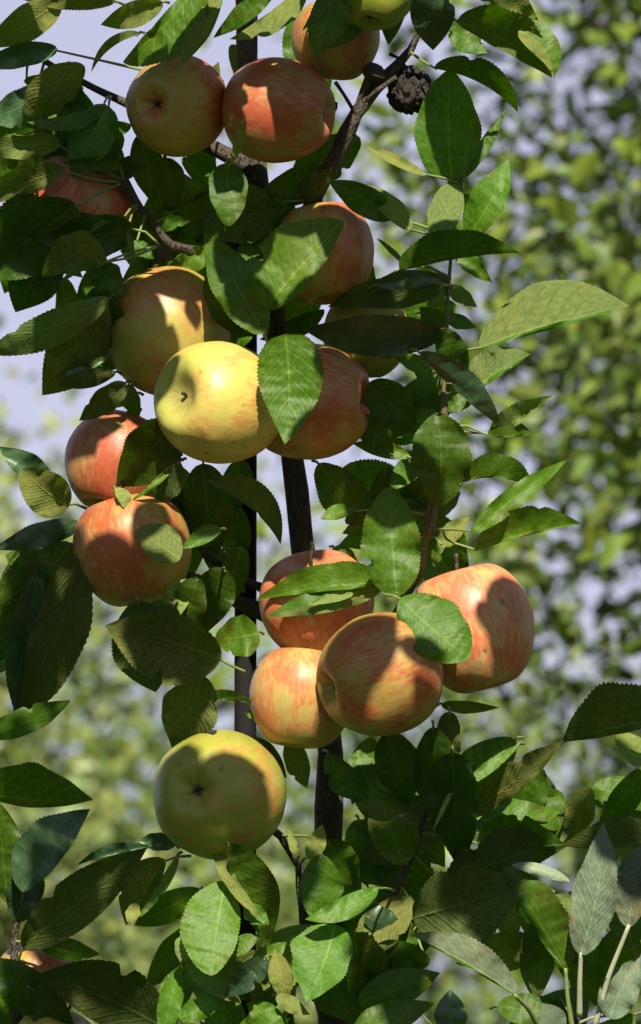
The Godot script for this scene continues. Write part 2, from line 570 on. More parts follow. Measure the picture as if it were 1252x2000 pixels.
func _ready() -> void:
	# ---- camera
	var cam := Camera3D.new()
	cam.name = "camera"
	cam.position = Vector3(0, 1.6, 3.0)
	cam.rotation = Vector3(TILT, 0, 0)
	var lens := CameraAttributesPhysical.new()
	lens.frustum_focal_length = 109.05
	lens.frustum_focus_distance = 2.97
	lens.exposure_aperture = 8.6
	lens.frustum_near = 0.1
	lens.frustum_far = 1500.0
	cam.attributes = lens
	cam.far = 1500.0
	add_child(cam)
	upward = Vector3(0, cos(TILT), sin(TILT))
	outward = Vector3(0, -sin(TILT), cos(TILT))
	centre = cam.position - outward * REACH
	# ---- sky, sun, exposure
	var sky := ProceduralSkyMaterial.new()
	sky.sky_horizon_color = Color(0.85, 0.86, 0.96)
	sky.sky_top_color = Color(0.16, 0.25, 0.52)
	sky.sky_curve = 0.8
	sky.ground_horizon_color = Color(0.45, 0.47, 0.38)
	sky.ground_bottom_color = Color(0.30, 0.34, 0.18)
	sky.sun_angle_max = 2.0
	sky.sky_energy_multiplier = 1.0
	var env := Environment.new()
	env.background_mode = Environment.BG_SKY
	env.sky = Sky.new()
	env.sky.sky_material = sky
	env.background_energy_multiplier = 0.55
	env.tonemap_mode = Environment.TONE_MAPPER_LINEAR
	env.tonemap_exposure = 1.8
	env.sdfgi_enabled = true
	env.ssao_enabled = true
	env.ssil_enabled = true
	var we := WorldEnvironment.new()
	we.name = "air"
	we.environment = env
	add_child(we)
	sun_way = way(Vector3(0.05, 0.73, 0.68))
	var sun := DirectionalLight3D.new()
	sun.name = "sun"
	sun.light_energy = 1.6
	sun.light_color = Color(1.0, 0.955, 0.87)
	sun.light_angular_distance = 0.5
	sun.shadow_enabled = true
	add_child(sun)
	sun.look_at_from_position(sun_way * 20.0, Vector3.ZERO, Vector3.BACK)
	# ---- noises and materials
	lumps.seed = 3
	lumps.frequency = 0.02
	streaks.seed = 8
	streaks.frequency = 0.05
	streaks.fractal_octaves = 2
	blotches.seed = 21
	blotches.frequency = 0.022
	blotches.fractal_octaves = 4
	make_materials()
	# ---- ground and the trees behind
	var pm := PlaneMesh.new()
	pm.size = Vector2(1600, 1600)
	var ground := put("ground", pm, self, M.ground)
	ground.set_meta("kind", "structure")
	ground.set_meta("label", "grassy orchard floor under the trees")
	ground.set_meta("category", "ground")
	far_trees()
	added_shade_trees()
	# ---- the support stake and the apple tree
	tree = base("apple_tree", "young apple tree with a thin dark trunk, laden with ripening apples", "tree", Vector3(0.02, 0, at(626, 1000, -220).z))
	wood()
	apples()
	leaves_top()
	leaves_middle()
	leaves_low()
	fillers()
	unseen_crown()
	var rest := ArrayMesh.new()
	for m in inner:
		inner[m].set_material(m)
		inner[m].commit(rest)
	put("inner_leaves", rest, tree).set_meta("kind", "stuff")
	scatter("unseen_foliage", extra, extra_tint, plain_leaf(0.30), M.far_leaf, tree)  # out-of-view crown leaves, some placed to shade the fruit

func far_trees() -> void:
	var lime := Color(0.105, 0.185, 0.03)
	var deep := Color(0.07, 0.14, 0.03)
	var haze_green := Color(0.15, 0.225, 0.085)  # haze painted in as a paler grey-green leaf tint
	far_tree("leafy_tree", "leafy tree nearest behind the apple tree, its blurred crown filling the right side", Vector3(1.75, 0, -4.6), 5.6, 1.75, 1.1, 92000, 0.050, lime, 11, 0.25, 190, 0.15)
	far_tree("leafy_tree", "darker green tree farther back, glimpsed through gaps in the right-hand crown", Vector3(2.4, 0, -8.2), 7.4, 2.0, 1.6, 75000, 0.055, deep, 12, 0.26, 200, 0.16)
	far_tree("bushy_tree", "bushy pale green tree, blurred, below the dark leaves at lower left", Vector3(-1.7, 0, -9.0), 3.95, 1.6, 0.5, 24000, 0.07, haze_green, 13, 0.28, 160, 0.16)
	far_tree("bushy_tree", "hazy blurred treetop reaching into the open sky at the left edge", Vector3(-3.6, 0, -13.0), 3.9, 2.0, 0.5, 22000, 0.08, haze_green, 14, 0.28, 160, 0.16)
	far_tree("bushy_tree", "distant blurred tree in the gap just left of the black stake", Vector3(-0.6, 0, -16.0), 4.2, 2.2, 0.4, 24000, 0.08, lime, 15, 0.28, 160, 0.16)

# added trees behind and beside the camera, out of view, to deepen the shade
func added_shade_trees() -> void:
	rng.seed = 55
	var o := Node3D.new()
	o.name = "added_shade_trees"
	add_child(o)
	o.set_meta("kind", "stuff")
	o.set_meta("label", "added unseen trees that darken the shade in the apple tree")
	o.set_meta("category", "trees")
	var spots := []
	var tints := []
	for s in [[-4.2, 6.7], [-1.5, 6.4], [1.4, 6.6], [4.1, 6.8], [-1.9, 0.2], [2.0, -0.1], [-3.9, 0.3], [4.0, 0.2]]:
		var x: float = s[0]
		var z: float = s[1]
		put("trunk", tube([Vector3(x, -0.1, z), Vector3(x + 0.1, 1.5, z), Vector3(x, 4.0, z)], [0.06, 0.045, 0.012], 10), o, M.bark)
		for i in 5200:
			var v := Vector3(rng.randfn(0, 0.62), 0, rng.randfn(0, 0.5))
			var p := Vector3(x + v.x * 1.2, rng.randf_range(0.3, 5.2) if z > 3.0 else rng.randf_range(0.3, 4.0), z + v.z)
			if z < 3.0 and absf(p.x) < 1.0:
				continue
			spots.append(Transform3D(leaf_turn(Vector3(rng.randfn(0, 0.5), 0.8, rng.randfn(0, 0.5)), rng.randf() * TAU, rng.randf_range(0.08, 0.13)), p))
			var k := rng.randf_range(0.8, 1.2)
			tints.append(Color(0.08 * k, 0.17 * k, 0.018 * k, 1.0))
	scatter("unseen_foliage", spots, tints, plain_leaf(0.3), M.far_leaf, o)

func wood() -> void:
	var foot := Vector3(0.03, -0.05, 0)
	# trunk: from the ground through the frame and on above it
	var pts := [Vector3(0.055, -0.05, tree.position.z + 0.02), Vector3(0.05, 0.8, tree.position.z + 0.01)]
	for q in [[652, 2050], [640, 1640], [646, 1450], [600, 1130], [572, 900], [545, 700], [515, 450], [496, 300], [480, 100], [470, -150], [455, -500], [450, -900]]:
		pts.append(at(q[0], q[1], -220))
	var rr := []
	for r in [82, 74, 66, 55, 55, 58, 54, 44, 34, 28, 24, 22, 15, 6]:
		rr.append(r * UNIT)
	put("trunk", tube(pts, rr, 20, tree.position, 0.35), tree, M.bark)
	var stake := base("support_stake", "thin straight black stake standing upright left of the trunk", "stake", Vector3(at(480, 1000, -235).x, 0, at(480, 1000, -235).z))
	var sm := CylinderMesh.new()
	sm.top_radius = 22 * UNIT
	sm.bottom_radius = 22 * UNIT
	sm.height = 2.55
	sm.radial_segments = 24
	put("rod", sm, stake, M.pole).position = Vector3(0, 1.225, 0)
	var cap := SphereMesh.new()
	cap.radius = 23 * UNIT
	cap.height = 30 * UNIT
	put("cap", cap, stake, M.pole).position = Vector3(0, 2.5, 0)
	var V := func(x, y, z): return Vector3(x, y, z)
	branch("branch", [V.call(-140, 10, -60), V.call(40, 88, -60), V.call(115, 137, -70), V.call(200, 180, -90), V.call(330, 240, -150), V.call(490, 330, -215)], [5, 6, 7, 9, 12, 18], M.twig, 0.5)
	branch("branch", [V.call(508, 480, -215), V.call(410, 500, -120), V.call(330, 478, -60), V.call(268, 398, -30), V.call(238, 350, -10)], [18, 12, 10, 8, 9], M.twig, 0.7)
	branch("branch", [V.call(500, 520, -215), V.call(590, 430, -120), V.call(648, 320, -50), V.call(690, 225, -20), V.call(740, 165, -20), V.call(800, 100, -10), V.call(850, 0, 0), V.call(880, -180, 20)], [20, 17, 15, 17, 11, 7, 6, 5], M.twig, 0.8)
	branch("twig", [V.call(692, 225, -20), V.call(706, 185, -10), V.call(722, 150, 0)], [9, 6, 9], M.twig, 0.8)
	branch("twig", [V.call(690, 215, -20), V.call(672, 185, -10), V.call(655, 160, 0)], [5, 3.5, 4], M.twig, 0.6)
	branch("twig", [V.call(708, 205, -20), V.call(735, 178, 10), V.call(775, 150, 20)], [6, 4, 4], M.twig, 0.6)
	branch("spur", [V.call(722, 152, 0), V.call(728, 138, 4), V.call(733, 126, 8)], [13, 22, 12], M.husk, 1.2)
	branch("spur", [V.call(655, 200, -60), V.call(652, 210, -56), V.call(648, 222, -50)], [8, 13, 8], M.husk, 1.0)
	branch("spur", [V.call(330, 505, 60), V.call(318, 492, 66), V.call(312, 478, 70)], [14, 17, 9], M.husk, 0.6)
	branch("branch", [V.call(610, 1230, -220), V.call(520, 1200, -170), V.call(450, 1170, -120), V.call(405, 1140, -80), V.call(360, 1118, -40)], [20, 15, 13, 10, 8], M.twig, 0.6)
	branch("branch", [V.call(590, 1180, -220), V.call(480, 1135, -150), V.call(420, 1098, -90), V.call(375, 1055, -40), V.call(340, 1000, -40)], [14, 10, 8, 7, 6], M.twig, 0.6)
	branch("branch", [V.call(640, 1980, -210), V.call(610, 1880, -150), V.call(596, 1780, -100), V.call(585, 1690, -80), V.call(548, 1632, -40), V.call(500, 1600, -20)], [20, 17, 15, 13, 9, 5], M.twig, 0.5)
	branch("branch", [V.call(660, 1990, -200), V.call(712, 1885, -60), V.call(765, 1760, -10), V.call(800, 1680, 0), V.call(838, 1575, -10)], [16, 11, 9, 7, 5], M.twig, 0.5)
	branch("shoot", [V.call(705, 1905, -40), V.call(770, 1850, 0), V.call(835, 1795, 20)], [6, 5, 4], M.stalk, 0.2)
	branch("shoot", [V.call(640, 1300, -210), V.call(760, 1220, -120), V.call(822, 1120, -60), V.call(842, 990, -30), V.call(862, 830, -20), V.call(871, 700, -20), V.call(874, 590, -20), V.call(884, 460, -20), V.call(904, 345, -20)], [12, 10, 7, 6, 5, 4.5, 4, 3.5, 3], M.shoot, 0.3)
	branch("spur", [V.call(840, 1045, -24), V.call(848, 1015, -16), V.call(850, 985, -10)], [9, 8, 6], M.shoot, 0.5)
	branch("spur", [V.call(866, 835, -14), V.call(868, 800, -8), V.call(868, 765, -4)], [9, 9, 7], M.shoot, 0.4)
	branch("branch", [V.call(30, 2120, -30), V.call(32, 1990, -10), V.call(26, 1900, 0), V.call(28, 1830, 0), V.call(40, 1760, 10)], [16, 13, 11, 9, 6], M.twig, 0.6)
	branch("branch", [V.call(640, 2250, -200), V.call(300, 2230, -120), V.call(30, 2110, -30)], [26, 20, 16], M.twig, 0.5)
	branch("branch", [V.call(640, 2300, -200), V.call(900, 2220, -60), V.call(1090, 2080, 40), V.call(1130, 1990, 60)], [26, 20, 14, 10], M.twig, 0.5)
	branch("branch", [V.call(605, 1215, -230), V.call(450, 1165, -170), V.call(300, 1120, -120), V.call(150, 1060, -60), V.call(60, 1090, -20)], [11, 8, 7, 6, 5], M.twig, 0.5)
	branch("branch", [V.call(560, 800, -220), V.call(420, 720, -160), V.call(280, 620, -100), V.call(210, 585, -40)], [14, 10, 7, 5], M.twig, 0.5)
	branch("branch", [V.call(470, -60, -220), V.call(380, -120, -120), V.call(300, -190, 0), V.call(250, -330, 120)], [16, 12, 9, 6], M.twig, 0.5)
	branch("branch", [V.call(465, -100, -220), V.call(600, -180, -100), V.call(720, -260, 60), V.call(760, -420, 300)], [16, 12, 9, 6], M.twig, 0.5)

func apples() -> void:
	apple("dark russet apple at the top left of a touching pair, its eye facing us", 345, 205, 0, 100, 1.02, Vector3(0.46, 0.05, -0.88), "red", Vector3(0.8, 0.5, 0.4))
	apple("deep red apple, right one of the touching pair, one bright patch on it", 544, 216, 25, 104, 1.10, Vector3(-0.93, 0.08, -0.28), "plum", Vector3(0, 0.3, 1.0))
	apple("small red apple half hidden under a yellow-green apple near the top", 655, 78, -70, 86, 0.98, Vector3(0.1, 0.9, 0.2), "red", Vector3(0.3, -0.2, 1.0))
	apple("yellow-green apple cut off by the top edge above a red one", 729, -28, 70, 86, 1.02, Vector3(0.1, 0.9, -0.3), "green", Vector3(-0.3, 0.9, 0.2))
	apple("shaded brownish apple behind dark leaves at far upper left", 150, 408, -90, 116, 0.9, Vector3(0.3, 0.9, 0.2), "plum", Vector3(0.2, 0.2, 1.0))
	apple("dark apple half behind a large round lit leaf, right of the trunk top", 634, 494, -60, 98, 1.08, Vector3(-0.1, 0.95, -0.2), "red", Vector3(0.9, 0.2, 0.4))
	apple("large half shaded apple behind and above the bright yellow one", 328, 650, -45, 124, 1.05, Vector3(-0.35, 0.85, -0.4), "blush", Vector3(0.8, 0.5, 0.3))
	apple("bright yellow apple in full sun with its dimple turned left", 431, 787, 150, 118, 1.1, Vector3(-0.70, 0.12, 0.68), "yellow", Vector3(0.9, -0.3, 0.4), "apples on the tree", "apple", 0.35)
	apple("ruddy apple behind a hanging serrated leaf, touching the bright yellow one", 603, 783, -30, 116, 1.12, Vector3(-0.93, -0.02, -0.25), "red", Vector3(0.5, -0.4, 0.9))
	apple("purple-shaded apple with a curved sliver of sun, upper of the left pair", 230, 905, -66, 105, 1.0, Vector3(0.3, 0.85, -0.3), "plum", Vector3(-0.4, 0.1, 1.0))
	apple("ripe apple with a small pale leaf lying across it, lower of the left pair", 258, 1073, 80, 116, 1.0, Vector3(-0.2, 0.95, -0.1), "red", Vector3(-0.5, 0.5, 0.7))
	apple("pinkish red apple crossed by two pointed leaves, resting on another apple", 618, 1179, -20, 112, 0.95, Vector3(-0.12, 0.92, 0.34), "pink", Vector3(0.2, 0.2, 1.0))
	apple("sunlit orange apple with pale specks, directly below the pinkish one", 588, 1362, 60, 101, 1.05, Vector3(0.1, 0.95, -0.15), "orange", Vector3(-0.6, 0.6, 0.6))
	apple("striped apple in front with a triangular patch of sun and lobed left side", 742, 1319, 185, 117, 1.06, Vector3(0.86, 0.22, -0.35), "red", Vector3(0.4, 0.3, 0.8))
	apple("red apple at the right of the cluster with a lobed leaf before it", 922, 1227, 40, 121, 1.1, Vector3(-0.25, 0.9, -0.1), "pink", Vector3(0.0, 0.4, 0.9))
	apple("big green apple low in the view with its eye facing us", 425, 1552, 90, 127, 1.06, Vector3(0.35, -0.14, -0.92), "green", Vector3(0.7, 0.7, 0.1))
	apple("dim apple in the dark corner at lower left behind a twig", 66, 1918, -90, 76, 1.1, Vector3(0.1, 0.95, 0.1), "red", Vector3(0.5, -0.6, 0.6))
	apple("apple just rising into the bottom edge at lower left", 105, 2052, 40, 86, 1.0, Vector3(0.3, 0.9, 0.2), "green", Vector3(0.3, 0.3, 0.6))
	apple("dull green apple deep in shade under a black leaf right of the trunk", 715, 655, -140, 86, 1.05, Vector3(0.1, 0.95, 0.1), "green", Vector3(0.3, 0.1, 0.9))
	# a fruit of last year, dried black
	var o := base("dried_apple", "shrivelled black dried apple hanging by the forked twig", "dried apple", at(800, 176, -40))
	var st := SurfaceTool.new()
	st.begin(Mesh.PRIMITIVE_TRIANGLES)
	var w := FastNoiseLite.new()
	w.seed = 5
	w.frequency = 1.3
	w.fractal_octaves = 2
	for i in 41:
		for j in 61:
			var ph := PI * i / 40.0
			var th := TAU * j / 60.0
			var d := Vector3(sin(ph) * cos(th), cos(ph), sin(ph) * sin(th))
			var ridge := 1.0 - absf(w.get_noise_3d(d.x * 1.7, d.y * 0.45, d.z * 1.7)) * 0.55
			st.set_uv(Vector2(j / 60.0, i / 40.0))
			st.add_vertex(d * Vector3(46, 48, 44) * UNIT * (ridge + 0.05))
	for i in 40:
		for j in 60:
			var a := i * 61 + j
			for n in [a, a + 1, a + 61, a + 1, a + 62, a + 61]:
				st.add_index(n)
	st.generate_normals()
	put("skin", st.commit(), o, M.mummy)
	put("stem", tube([Vector3(-4, 42, 0) * UNIT, Vector3(-20, 62, 8) * UNIT, Vector3(-40, 70, 14) * UNIT], [3.5 * UNIT, 3 * UNIT, 3.5 * UNIT], 7), o, M.twig)

func leaves_top() -> void:
	# far upper left, dark against the sky
	leaf(118, 2, -30, 92, 34, 36, 0, "n", {"g": -0.5})
	leaf(225, 2, 40, -2, 24, 34, 10, "n", {"g": -0.6})
	leaf(318, 4, 196, 48, 26, 26, -10, "n", {"g": -0.6})
	leaf(112, 96, -45, 136, 26, 22, 20, "b", {"g": -0.5, "to": Vector2(285, 138), "toz": 0.0, "bend": 8.0, "arch": 0.0})
	leaf(272, 66, 178, 142, 3, 15, -10, "n", {"bend": 16.0, "g": -0.4, "fold": 0.0})
	leaf(165, 128, 44, 240, 40, 44, 20, "n", {"g": -0.5, "bend": 6.0, "tone": 0.95})
	leaf(208, 203, 52, 238, 30, 3, 45, "u", {"g": 0.55, "bend": -6.0})
	leaf(110, 172, -30, 236, 42, 34, -20, "b", {"g": -0.2})
	leaf(92, 248, 20, 262, 6, 6, 20, "n", {"g": 0.3})
	leaf(214, 208, 140, 346, 46, 42, 45, "u", {"g": 0.3, "curl": -0.3})
	leaf(118, 282, -40, 302, 26, 32, 10, "n", {"g": -0.5})
	leaf(126, 330, -40, 395, 26, 36, 30, "n", {"g": -0.5})
	leaf(70, 300, -60, 345, 30, 34, -70, "u", {"g": -0.6})
	leaf(272, 262, 298, 398, 32, 34, -40, "u", {"g": -0.3, "tone": 0.8})
	leaf(322, 308, 348, 396, 30, 26, -60, "u", {"g": -0.2, "tone": 0.8})
	leaf(215, 345, 290, 300, 20, 22, -60, "u", {"g": -0.4, "tone": 0.8})
	leaf(255, 415, 372, 432, 20, 24, -60, "u", {"g": -0.2})
	# over the two apples at the top
	leaf(392, -38, 240, 122, 66, 16, 130, "u", {"g": 0.15, "bend": -8.0, "blunt": 0.7, "fold": 0.25})
	leaf(436, -30, 348, 130, 8, 32, 150, "un", {"g": 0.35, "bend": -16.0})
	leaf(545, -28, 416, 74, 14, 26, 120, "u", {"g": 0.0})
	leaf(600, -32, 448, 76, 34, 8, 130, "n", {"g": 0.45, "bend": -10.0})
	leaf(672, -36, 614, 116, 46, 32, 140, "u", {"g": 0.35, "bend": 8.0})
	leaf(660, -25, 590, 60, 12, 10, 150, "n", {"g": 0.4})
	leaf(700, 30, 642, 96, 28, 24, 60, "u", {"g": 0.45, "curl": 0.0})
	leaf(772, -40, 758, 88, 26, 24, 20, "u", {"g": -0.5, "tone": 0.8})
	leaf(852, -46, 846, 98, 42, 46, 90, "b", {"g": -0.6, "tone": 0.7})
	leaf(905, -30, 1052, 40, 40, 20, -20, "n", {"g": -0.5})
	leaf(892, 42, 1078, 152, 62, 20, 60, "n", {"g": -0.6, "bend": -16.0, "tone": 0.8})
	leaf(1012, 62, 1082, 152, 34, 22, 85, "un", {"g": 0.4, "bend": -20.0, "tone": 1.2})
	leaf(1012, 58, 1050, 22, 7, 9, 60, "n", {"g": -0.3})
	leaf(848, 132, 1012, 220, 36, 10, 70, "u", {"g": -0.55, "bend": -26.0, "tone": 0.75})
	leaf(878, 58, 952, 104, 22, 28, -190, "u", {"g": 0.5})
	leaf(884, 352, 880, 134, 66, 64, -20, "u", {"g": 0.05, "curl": 0.2, "fold": 0.3, "blunt": 0.7, "tone": 1.1})
	leaf(832, 342, 714, 284, 8, 13, 10, "n", {"g": 0.5, "fold": 0.5, "tone": 1.3})
	leaf(905, 348, 988, 214, 7, 18, -10, "nu", {"g": 0.2})
	leaf(850, 472, 896, 336, 38, 28, 30, "n", {"g": 0.75, "tone": 1.1})
	leaf(914, 462, 994, 310, 42, 30, 20, "u", {"g": -0.15, "tone": 1.3, "fold": 0.3})
	leaf(780, 528, 1016, 494, 52, 8, 90, "u", {"g": -0.6, "bend": -14.0, "tone": 0.7})
	leaf(800, 450, 690, 356, 12, 30, 20, "n", {"g": 0.5, "tone": 1.3})
	leaf(770, 425, 640, 352, 34, 26, 30, "u", {"g": -0.4, "tone": 0.75})
	leaf(795, 522, 735, 464, 5, 6, 0, "n", {"g": 0.3})
	leaf(735, 556, 884, 544, 18, 18, 40, "b", {"g": -0.3, "tone": 0.7})
	leaf(640, 330, 498, 386, 28, 30, -70, "u", {"g": -0.4, "tone": 0.7})
	leaf(650, 330, 560, 402, 20, 24, -60, "n", {"g": -0.4, "tone": 0.7})
	leaf(440, 318, 446, 442, 38, 38, 60, "u", {"g": 0.45, "blunt": 0.6})
	leaf(472, 240, 444, 328, 3, 16, 130, "n", {"g": -0.5, "bend": -12.0, "tone": 1.5})

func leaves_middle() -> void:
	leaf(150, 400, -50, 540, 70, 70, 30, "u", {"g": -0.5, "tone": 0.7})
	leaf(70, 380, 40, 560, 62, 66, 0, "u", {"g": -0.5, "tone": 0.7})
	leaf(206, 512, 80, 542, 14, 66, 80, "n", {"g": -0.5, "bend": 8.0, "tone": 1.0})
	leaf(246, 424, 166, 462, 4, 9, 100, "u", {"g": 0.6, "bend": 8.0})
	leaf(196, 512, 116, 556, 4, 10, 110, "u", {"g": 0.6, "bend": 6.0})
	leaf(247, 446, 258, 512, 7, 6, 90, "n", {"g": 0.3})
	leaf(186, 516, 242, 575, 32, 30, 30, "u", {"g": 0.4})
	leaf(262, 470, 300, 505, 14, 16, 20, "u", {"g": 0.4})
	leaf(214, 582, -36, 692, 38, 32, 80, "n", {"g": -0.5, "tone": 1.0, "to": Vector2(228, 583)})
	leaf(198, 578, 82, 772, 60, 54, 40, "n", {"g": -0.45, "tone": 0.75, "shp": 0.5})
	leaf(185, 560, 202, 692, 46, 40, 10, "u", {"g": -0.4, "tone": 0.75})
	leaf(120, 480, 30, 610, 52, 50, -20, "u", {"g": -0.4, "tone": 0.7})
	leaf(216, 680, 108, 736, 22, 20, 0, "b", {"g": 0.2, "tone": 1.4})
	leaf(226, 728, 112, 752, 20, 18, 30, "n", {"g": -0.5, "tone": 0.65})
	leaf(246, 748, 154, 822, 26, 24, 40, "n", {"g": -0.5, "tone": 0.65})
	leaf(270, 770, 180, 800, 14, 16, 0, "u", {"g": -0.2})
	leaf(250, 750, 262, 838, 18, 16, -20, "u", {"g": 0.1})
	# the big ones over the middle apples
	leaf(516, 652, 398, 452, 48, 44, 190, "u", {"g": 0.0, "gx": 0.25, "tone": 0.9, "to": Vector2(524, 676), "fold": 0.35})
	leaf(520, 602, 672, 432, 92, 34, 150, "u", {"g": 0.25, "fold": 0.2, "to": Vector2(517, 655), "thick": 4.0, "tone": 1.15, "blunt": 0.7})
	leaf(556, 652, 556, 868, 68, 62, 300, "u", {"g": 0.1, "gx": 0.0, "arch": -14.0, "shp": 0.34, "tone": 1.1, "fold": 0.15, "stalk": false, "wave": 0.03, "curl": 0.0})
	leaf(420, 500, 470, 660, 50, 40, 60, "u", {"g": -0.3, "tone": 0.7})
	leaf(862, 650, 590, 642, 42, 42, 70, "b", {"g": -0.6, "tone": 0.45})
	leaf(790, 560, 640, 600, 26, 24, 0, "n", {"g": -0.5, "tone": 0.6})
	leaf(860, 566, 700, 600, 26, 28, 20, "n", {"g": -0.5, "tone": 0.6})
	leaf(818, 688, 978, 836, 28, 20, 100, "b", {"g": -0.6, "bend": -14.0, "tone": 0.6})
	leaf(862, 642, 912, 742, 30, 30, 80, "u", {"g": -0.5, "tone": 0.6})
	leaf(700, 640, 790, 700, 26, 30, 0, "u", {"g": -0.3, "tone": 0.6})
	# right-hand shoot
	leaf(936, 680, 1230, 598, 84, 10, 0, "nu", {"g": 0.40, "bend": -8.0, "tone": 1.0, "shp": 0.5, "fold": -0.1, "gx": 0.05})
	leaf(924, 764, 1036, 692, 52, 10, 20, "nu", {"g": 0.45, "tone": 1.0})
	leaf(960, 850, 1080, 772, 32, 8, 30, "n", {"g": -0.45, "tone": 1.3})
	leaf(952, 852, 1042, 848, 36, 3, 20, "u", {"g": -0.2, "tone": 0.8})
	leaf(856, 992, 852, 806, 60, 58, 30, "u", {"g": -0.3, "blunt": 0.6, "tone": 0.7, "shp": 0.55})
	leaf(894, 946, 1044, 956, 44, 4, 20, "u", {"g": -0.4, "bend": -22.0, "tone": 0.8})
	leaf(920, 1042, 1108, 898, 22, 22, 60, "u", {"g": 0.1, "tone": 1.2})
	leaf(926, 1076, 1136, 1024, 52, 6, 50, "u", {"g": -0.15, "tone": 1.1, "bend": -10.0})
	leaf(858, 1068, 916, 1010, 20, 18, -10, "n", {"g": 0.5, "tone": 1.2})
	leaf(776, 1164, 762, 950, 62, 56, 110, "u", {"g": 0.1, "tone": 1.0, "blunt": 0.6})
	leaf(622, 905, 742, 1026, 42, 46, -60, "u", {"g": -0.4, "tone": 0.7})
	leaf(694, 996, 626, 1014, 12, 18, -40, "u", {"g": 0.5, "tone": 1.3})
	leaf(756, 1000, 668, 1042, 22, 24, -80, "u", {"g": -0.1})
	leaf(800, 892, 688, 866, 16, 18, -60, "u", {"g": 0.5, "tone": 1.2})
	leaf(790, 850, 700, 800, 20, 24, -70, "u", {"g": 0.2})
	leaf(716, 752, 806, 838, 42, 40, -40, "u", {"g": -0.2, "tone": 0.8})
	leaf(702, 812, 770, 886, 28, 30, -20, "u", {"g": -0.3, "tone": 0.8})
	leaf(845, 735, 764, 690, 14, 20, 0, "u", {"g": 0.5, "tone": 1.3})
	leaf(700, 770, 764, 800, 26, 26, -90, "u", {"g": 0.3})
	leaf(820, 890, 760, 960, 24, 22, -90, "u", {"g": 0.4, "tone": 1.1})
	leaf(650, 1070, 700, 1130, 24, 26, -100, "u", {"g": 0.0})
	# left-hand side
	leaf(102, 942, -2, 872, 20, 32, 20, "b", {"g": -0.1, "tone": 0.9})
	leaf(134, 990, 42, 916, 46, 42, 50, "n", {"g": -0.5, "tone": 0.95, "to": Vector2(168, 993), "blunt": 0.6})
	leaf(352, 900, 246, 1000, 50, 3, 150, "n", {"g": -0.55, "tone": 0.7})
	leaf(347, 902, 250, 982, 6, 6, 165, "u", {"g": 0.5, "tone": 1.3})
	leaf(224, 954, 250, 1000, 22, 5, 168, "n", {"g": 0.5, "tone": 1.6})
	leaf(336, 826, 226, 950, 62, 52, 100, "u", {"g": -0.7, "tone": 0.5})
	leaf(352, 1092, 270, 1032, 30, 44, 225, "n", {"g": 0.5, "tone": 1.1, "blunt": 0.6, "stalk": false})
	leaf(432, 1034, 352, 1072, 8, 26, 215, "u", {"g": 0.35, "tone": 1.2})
	leaf(396, 905, 424, 1086, 52, 46, 20, "u", {"g": -0.4, "tone": 0.7})
	leaf(420, 945, 548, 1064, 40, 12, 60, "n", {"g": -0.55, "bend": -24.0, "tone": 0.75})
	leaf(340, 960, 400, 1060, 40, 40, -10, "u", {"g": -0.3, "tone": 0.7})
	leaf(156, 1024, -14, 1074, 26, 24, 60, "b", {"g": -0.2, "tone": 0.75, "to": Vector2(200, 1022)})
	leaf(142, 1062, 14, 1180, 52, 42, 40, "n", {"g": -0.5, "tone": 0.75})
	leaf(150, 1082, 32, 1420, 56, 52, 60, "n", {"g": -0.35, "tone": 0.6})
	leaf(150, 1096, 128, 1246, 22, 20, 20, "n", {"g": -0.4, "tone": 0.7})
	leaf(64, 1070, -16, 1300, 54, 52, 0, "u", {"g": -0.4, "tone": 0.6})
	leaf(72, 1120, 38, 1420, 46, 40, 10, "b", {"g": -0.3, "tone": 0.7})
	leaf(-40, 1440, 138, 1368, 30, 24, 40, "u", {"g": -0.4, "tone": 0.8})

